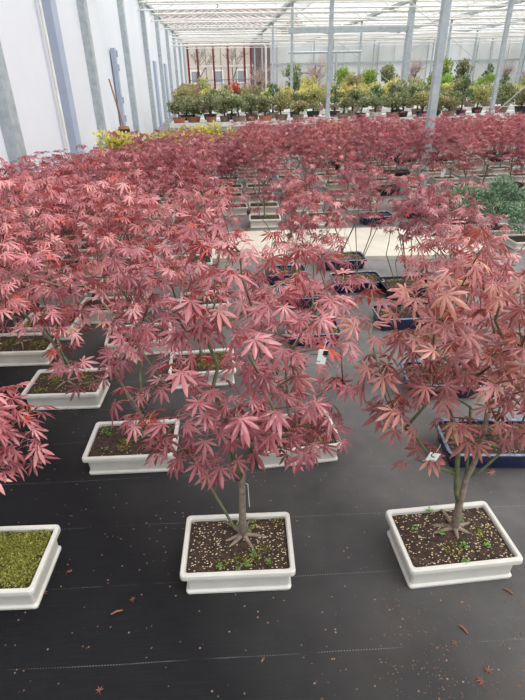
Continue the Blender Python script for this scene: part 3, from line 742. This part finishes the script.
# ------------------------------------------------------------------ labels hanging on branches
def hang_tag(px, py, z, w, h, label, tilt=0, mark=None, rz=0):
    p = gp(px, py, z); root = empty('plant_tag', p, rz); tag(root, label, 'plant label'); root.rotation_euler = (.12, tilt, rz)
    m = MB(); m.box((0, 0, 0), (w, .0012, h)); m.build('card', M['paper'], root)
    m = MB(); m.tube([(0, 0, h / 2 - .004), (.004, .006, h / 2 + .02), (0, .004, h / 2 + .03)], .0007, 4); m.build('tie', M['wire'], root)
    if mark == 'square':
        m = MB(); m.box((.006, -.001, .012), (.011, .001, .014)); m.box((.008, -.001, .002), (.008, .001, .002)); m.box((-.007, -.001, -.012), (.009, .001, .0015)); m.build('print', M['ink'], root)
    elif mark == 'c':
        m = MB(); m.tube([(.009 * math.cos(t), -.001, .01 + .009 * math.sin(t)) for t in [1.0 + k * .42 for k in range(11)]], .0014, 4); m.build('print', M['ink'], root)
        m = MB(); m.box((.004, -.001, -.012), (.02, .001, .0016)); m.build('print', M['ink'], root)
hang_tag(322, 357, .93, .021, .040, 'white label with a black square hanging in the aisle right of the centre tree', .12, 'square')
hang_tag(433, 457, .60, .030, .030, 'white label with a curved mark, beside the stems of the right front tree', .3, 'c')
hang_tag(135, 356, .30, .026, .07, 'long white label on a stem left of centre, above the dark ground', .1)
hang_tag(148, 297, .45, .03, .04, 'small square white label among the leaves left of centre', 0)
hang_tag(342, 168, .45, .05, .11, 'white label on a stem of the far maples, beyond the concrete strip', 0)
hang_tag(289, 164, .45, .05, .09, 'white label left of the other one beyond the concrete strip', 0)
hang_tag(443, 173, .42, .05, .10, 'white label among the far maples at right, under the steel column', 0)
p = gp(252, 496, .27)
m = MB(); m.tube([(p.x - .03, p.y, .335), (p.x - .012, p.y - .004, .328), (p.x - .010, p.y - .004, .225)], .0014, 4); tag(m.build('plant_tie', M['wire']), 'thin white plastic strip hanging on the trunk of the centre front tree', 'tie')

# ------------------------------------------------------------------ litter on the cloth
def fallen(px, py, s, label, matn='dryleaf', kind='leaf', rz=0, group=None):
    p = gp(px, py, 0); rng = random.Random(int(px * 7 + py)); m = MB()
    if kind == 'leaf':
        m2 = MB(); leaf(m2, V((0, 0, .006)), V((1, 0, .05)), V((0, .2, 1)), s, rng, .5, 2, 5); m = m2; nm = 'fallen_leaf'; cat = 'leaf'
        m.tube([(0, 0, .006), (-s * .5, .001, .002)], .0007, 4)
    else:
        m.tube([(-s, 0, .003), (0, .003, .004), (s, 0, .003)], [.002, .0035, .002], 5); nm = 'bark_chip'; cat = 'twig'
    o = m.build(nm, M[matn]); o.location = (p.x, p.y, .001); o.rotation_euler = (0, 0, rz); tag(o, label, cat, group)
fallen(133, 601, .016, 'dry brown leaf on the black cloth, left of the centre pot', rz=2)
fallen(117, 613, .019, 'thin brown stick lying below the dry leaf, left of the centre pot', kind='stick', rz=.3)
fallen(68, 573, .014, 'curled brown leaf right of the mossy left pot', rz=1)
fallen(43, 594, .016, 'brown leaf against the corner of the mossy left pot', rz=.5)
fallen(396, 407, .032, 'pink fallen leaf on the grey cloth, left of the blue pots', 'pinkleaf', rz=-1.5)
fallen(493, 474, .03, 'pale brown leaf by the large blue pot', 'pinkleaf', rz=2)
fallen(487, 672, .022, 'dark curled leaf clump at the lower right', rz=1)
fallen(482, 682, .018, 'brown leaf beside the dark clump at the lower right', rz=3)
fallen(455, 645, .014, 'small brown leaf on the lower right cloth, left of the long twig', rz=2)
fallen(463, 630, .017, 'long brown twig on the lower right cloth', kind='stick', rz=-1.1)
fallen(100, 692, .016, 'brown leaf near the bottom edge at left', rz=2)
fallen(508, 592, .016, 'brown twig behind the right corner of the right front pot', kind='stick', rz=-.9)
rng = random.Random(3); m = MB()
for _ in range(750):
    if rng.random() < .55: px, py = rng.uniform(380, 525), rng.uniform(560, 700)
    else: px, py = rng.uniform(0, 525), rng.uniform(400, 700)
    if px < 300 and rng.random() < .5: continue
    p = gp(px, py, 0); s = rng.uniform(.0008, .0026) * (1.5 if rng.random() < .08 else 1); a = rng.uniform(0, PI)
    m.box((p.x, p.y, s * .3), (s * rng.uniform(1, 3), s, s * .6), a)
tag(m.build('bark_crumbs', M['crumb']), 'brown crumbs of bark and soil scattered over the black cloth', 'litter', kind='stuff')

# ------------------------------------------------------------------ left wall
WX = -2.15
m = MB(); m.box((WX - .06, 16, 1.8), (.1, 48.4, 3.6)); struct(m.build('wall_left', M['panel']))
ys = [-2.4, 1.6, 5.6, 9.75, 13.7, 17.6, 21.5, 25.4, 29.3, 33.2, 37.1]
T = [0]
def trim(mb, matn):
    T[0] += 1; return struct(mb.build('trim_%d' % T[0], M[matn]))
for y in ys:
    m = MB(); m.box((WX + .05, y, 1.8), (.12, .2, 3.6)); m.box((WX + .05, y, .03), (.16, .24, .06)); trim(m, 'galv')
m = MB(); m.box((WX + .06, 7.75, 1.8), (.14, .26, 3.6)); trim(m, 'pipegrey')
m = MB(); m.tube([(WX + .05, 7.45, 0), (WX + .05, 7.45, 3.6)], .02, 8); trim(m, 'white_beam')
for y in (19.6, 23.4):
    m = MB(); m.box((WX + .03, y, 1.0), (.07, .5, 2.0)); trim(m, 'pipegrey')
# grey door post with hinges
root = empty('door_frame_post', (WX + .06, 11.9, 0)); tag(root, 'grey door post with hinges standing at the white wall', 'post')
m = MB(); m.box((0, 0, 1.02), (.08, .17, 2.05)); m.build('post', M['pipegrey'], root)
for z in (1.95, 1.7, 1.1, .75):
    m = MB(); m.box((.05, .09, z), (.03, .05, .12)); m.build('hinge', M['galv'], root)
# wooden post stub with black band and a leaning pole
root = empty('wooden_barrel', (WX + .16, 11.3, 0)); tag(root, 'round wooden tub with a black band beside the white wall', 'tub')
m = MB(); loft(m, [[(r_ * math.cos(t * PI / 8), r_ * math.sin(t * PI / 8), z) for t in range(16)] for r_, z in ((.10, 0), (.12, .3), (.11, .64), (.09, .64), (.09, .5))]); m.build('staves', M['wood'], root)
m = MB(); loft(m, [[(r_ * math.cos(t * PI / 8), r_ * math.sin(t * PI / 8), z) for t in range(16)] for r_, z in ((.119, .54), (.119, .60))], False, False); m.build('band', M['ink'], root)
m = MB(); m.tube([(WX + .18, 11.3, .52), (WX + .15, 11.0, 1.0), (WX + .12, 10.7, 1.5)], [.016, .016, .016], 6); tag(m.build('wooden_pole', M['wood']), 'thin wooden pole leaning out of the tub against the white wall', 'pole')
# crates by the wall
for k in range(3):
    m = MB(); y = 26.0
    for s in range(4): m.box((0, 0, .05 + s * .1), (1.0, .8, .07))
    for sx in (-.48, .48):
        for sy in (-.36, .36): m.box((sx, sy, .2), (.05, .05, .4))
    tag(m.build('wooden_crate', M['wood'], None, False, (-1.2, y, k * .42)), 'slatted wooden crate by the far end of the white wall, %s of the stack' % ('bottom', 'middle', 'top')[k], 'crate', 'stacked crates by the wall')

# ------------------------------------------------------------------ roof, gutters, trusses, columns
GX = [WX, 2.46, 6.35, 10.35, 14.35, 18.35, 22.35]; EV = 3.6; RG = 4.35; Y0, Y1 = -8, 40
m = MB()
for a, c in zip(GX[:-1], GX[1:]):
    h_ = (a + c) / 2
    m.add([(a, Y0, EV), (h_, Y0, RG), (h_, Y1, RG), (a, Y1, EV)], [(0, 1, 2, 3)]); m.add([(h_, Y0, RG), (c, Y0, EV), (c, Y1, EV), (h_, Y1, RG)], [(0, 1, 2, 3)])
struct(m.build('ceiling', M['glass']))
for a in GX:
    m = MB(); m.box((a, (Y0 + Y1) / 2, EV - .04), (.16, Y1 - Y0, .1)); trim(m, 'galv')
for a, c in zip(GX[:-1], GX[1:]):
    h_ = (a + c) / 2; m = MB(); m.box((h_, (Y0 + Y1) / 2, RG), (.06, Y1 - Y0, .06))
    y = Y0
    while y <= Y1:
        m.tube([(a, y, EV), (h_, y, RG), (c, y, EV)], .016, 4); y += 1.0
    trim(m, 'white_beam')
y = 1.5; k = 0
while y < 40:
    m = MB(); zt, zb = EV - .12, EV - .42
    m.tube([(WX, y, zt), (22.3, y, zt)], .02, 6); m.tube([(WX, y, zb), (22.3, y, zb)], .02, 6)
    x = WX
    while x < 22:
        m.tube([(x, y, zb), (x + .4, y, zt), (x + .8, y, zb)], .012, 4, False); x += .8
    trim(m, 'white_beam')
    m = MB(); m.tube([(WX, y + .35, EV - .2), (22.3, y + .35, EV - .2)], .03, 6); trim(m, 'fabric_screen')
    m = MB(); m.tube([(WX, y + 1.6, EV - .12), (22.3, y + 1.6, EV - .12)], .022, 6); trim(m, 'white_beam')
    y += 3.1; k += 1
def column(x, y, w=.1, top=EV, where=''):
    root = empty('support_column', (x, y, 0)); tag(root, 'grey galvanised steel column ' + where[0], 'column', where[1])
    m = MB(); m.box((0, 0, top / 2), (w, w * 1.1, top)); m.build('post', M['galv'], root)
    m = MB(); m.box((0, 0, .01), (w * 2, w * 2, .02)); m.build('base_plate', M['galv'], root)
names = {0: 'on the gutter line nearest the white wall', 1: 'on the second gutter line from the white wall', 2: 'on the third gutter line from the white wall', 3: 'on the fourth gutter line', 4: 'on the fifth gutter line'}
for gi, x in enumerate(GX[1:6]):
    for yi, y in enumerate((6.2, 12.4, 18.8, 25.2, 31.2, 37.4)):
        if x > y * .75 + .5: continue
        if gi == 0 and yi == 0: wh = ('rising from the red maples right of centre, nearest column', None)
        else: wh = (names[gi] + (', front ones' if yi < 3 else ', far ones'), 'columns %s%s' % (names[gi], ', front' if yi < 3 else ', far'))
        column(x, y, .08 if (gi, yi) != (1, 2) else .17, EV - .05, wh)
# portal beam and pipe frames
m = MB(); m.box((4.4, 18.8, 2.75), (4.1, .12, .14)); trim(m, 'galv')
m = MB(); m.tube([(WX + .1, 27, 2.78), (2.2, 27, 2.78), (2.3, 27, 2.68), (2.3, 27, 0)], .045, 8); trim(m, 'white_beam')
for z in (2.95, 3.1):
    m = MB(); m.tube([(WX + .1, 27, z), (22, 27, z)], .03, 6); trim(m, 'white_beam')
m = MB(); m.tube([(3.1, 24.8, 2.35), (6.3, 24.8, 2.35)], .05, 6); m.tube([(5.2, 24.8, 0), (5.2, 24.8, 2.35)], .05, 6); trim(m, 'galv')
for (a, c) in (((6.35, 18.8, 3.4), (10.35, 18.8, .8)), ((2.46, 18.8, 3.4), (6.35, 18.8, .9)), ((6.35, 25.2, .9), (10.35, 25.2, 3.4)), ((5.5, 11, .55), (7.4, 11, 2.2))):
    m = MB(); m.tube([a, c], .009, 5); trim(m, 'galv')

# ------------------------------------------------------------------ end wall
YE = 40
m = MB(); m.box((3.75 + 9.5, YE + .03, 1.8), (19.1, .04, 3.6)); m.box((1, YE + .03, 3.9), (7, .04, .7)); struct(m.build('wall_back', M['film']))
for i in range(16):
    m = MB(); m.box((4.2 + i * 1.2, YE - .03, 1.8), (.05, .06, 3.6)); trim(m, 'galv' if i % 3 == 0 else 'white_beam')
m = MB(); m.box((13.2, YE - .06, 2.2), (19, .06, .1)); trim(m, 'galv')
m = MB(); m.box((3.05, YE, 1.8), (1.3, .15, 3.6)); trim(m, 'darkpanel')
for i, x in enumerate((-2.0, -1.35, -.25, .75, 1.9, 2.35)):
    m = MB(); m.box((x, YE - .05, 1.8), (.13, .1, 3.6)); trim(m, 'redframe')
m = MB(); m.box((.2, YE - .05, 2.15), (4.6, .08, .12)); trim(m, 'white_beam')
m = MB(); m.box((.2, YE - .05, .35), (4.6, .08, .7)); trim(m, 'redframe')
root = MB()
m = MB()
m.add([(-2.1, YE + .02, .7), (2.4, YE + .02, .7), (2.4, YE + .02, 3.6), (-2.1, YE + .02, 3.6)], [(0, 1, 2, 3)]); struct(m.build('window_1', M['wglass']))
m = MB()
for x in (-.8, .25, 1.3): m.box((x, YE, 2.15), (.05, .06, 2.9))
m.box((.2, YE, 1.3), (4.5, .05, .05)); trim(m, 'windowgrey')
# outside: beige house with windows, bare trees
root = empty('house', (1, 52, 0)); tag(root, 'beige house seen through the red-framed end wall', 'building')
m = MB(); m.box((0, 2, 2.6), (13, 4, 5.2)); m.build('wall', M['beige'], root)
for x in (-3, -1, 1.2, 3):
    for z in (1.5,):
        m = MB(); m.box((x, -.02, z), (1.0, .08, 1.1)); w_ = m.build('window', M['paper'], root)
        m = MB(); m.box((x, -.07, z), (.8, .03, .9)); m.build('pane', M['windowgrey'], w_)
m = MB(); loft(m, [[(-7, -.4, 5.2), (7, -.4, 5.2), (7, 4.4, 5.2), (-7, 4.4, 5.2)], [(-6, 2, 6.8), (6, 2, 6.8), (6, 2.1, 6.8), (-6, 2.1, 6.8)]]); m.build('roof', M['darkpanel'], root)
rng = random.Random(9)
for k, x in enumerate((-1.6, 1.2, 4.4)):
    m = MB(); y = 44 + k
    def limb(p, d, L, r_, lv):
        q = p + d * L; m.tube([p, p.lerp(q, .5) + V((rng.gauss(0, .04), 0, 0)) * L, q], [r_, r_ * .8, r_ * .6], 5, False)
        if lv: 
            for _ in range(3):
                limb(q, (d + V((rng.gauss(0, .5), rng.gauss(0, .4), rng.gauss(0, .25)))).normalized(), L * .7, r_ * .6, lv - 1)
    limb(V((x, y, 0)), V((0, 0, 1)), 1.3, .1, 4)
    tag(m.build('bare_tree', M['darkbark']), 'leafless tree outside the end wall, %s' % ('left of the three', 'middle of the three', 'right of the three')[k], 'tree')
m = MB(); m.box((22.45, 16, 1.8), (.04, 48, 3.6)); struct(m.build('wall_right', M['film']))

# ------------------------------------------------------------------ light
w = bpy.data.worlds.new('overcast'); bpy.context.scene.world = w; w.use_nodes = True; nt = w.node_tree
bg = nt.nodes['Background']; tc = nt.nodes.new('ShaderNodeTexCoord'); sp = nt.nodes.new('ShaderNodeSeparateXYZ'); nt.links.new(tc.outputs['Generated'], sp.inputs[0])
rr = ramp(nt, [(0, rgb(190, 192, 196)), (.25, rgb(238, 240, 242)), (1, rgb(255, 255, 255))]); nt.links.new(sp.outputs['Z'], rr.inputs[0]); nt.links.new(rr.outputs[0], bg.inputs['Color'])
bg.inputs['Strength'].default_value = 1.0
sl = bpy.data.lights.new('veiled_sun', 'SUN'); sl.energy = 2.0; sl.angle = math.radians(50); sl.color = (1, .99, .97)
so = bpy.data.objects.new('veiled_sun', sl); C.objects.link(so); so.rotation_euler = (math.radians(12), math.radians(36), 0)

sc = bpy.context.scene
sc.view_settings.view_transform = 'Standard'; sc.view_settings.look = 'None'; sc.view_settings.gamma = 1; sc.view_settings.use_curve_mapping = False
sc.view_settings.exposure = .95
try: sc.cycles.transparent_max_bounces = 16; sc.cycles.max_bounces = 6
except Exception: pass
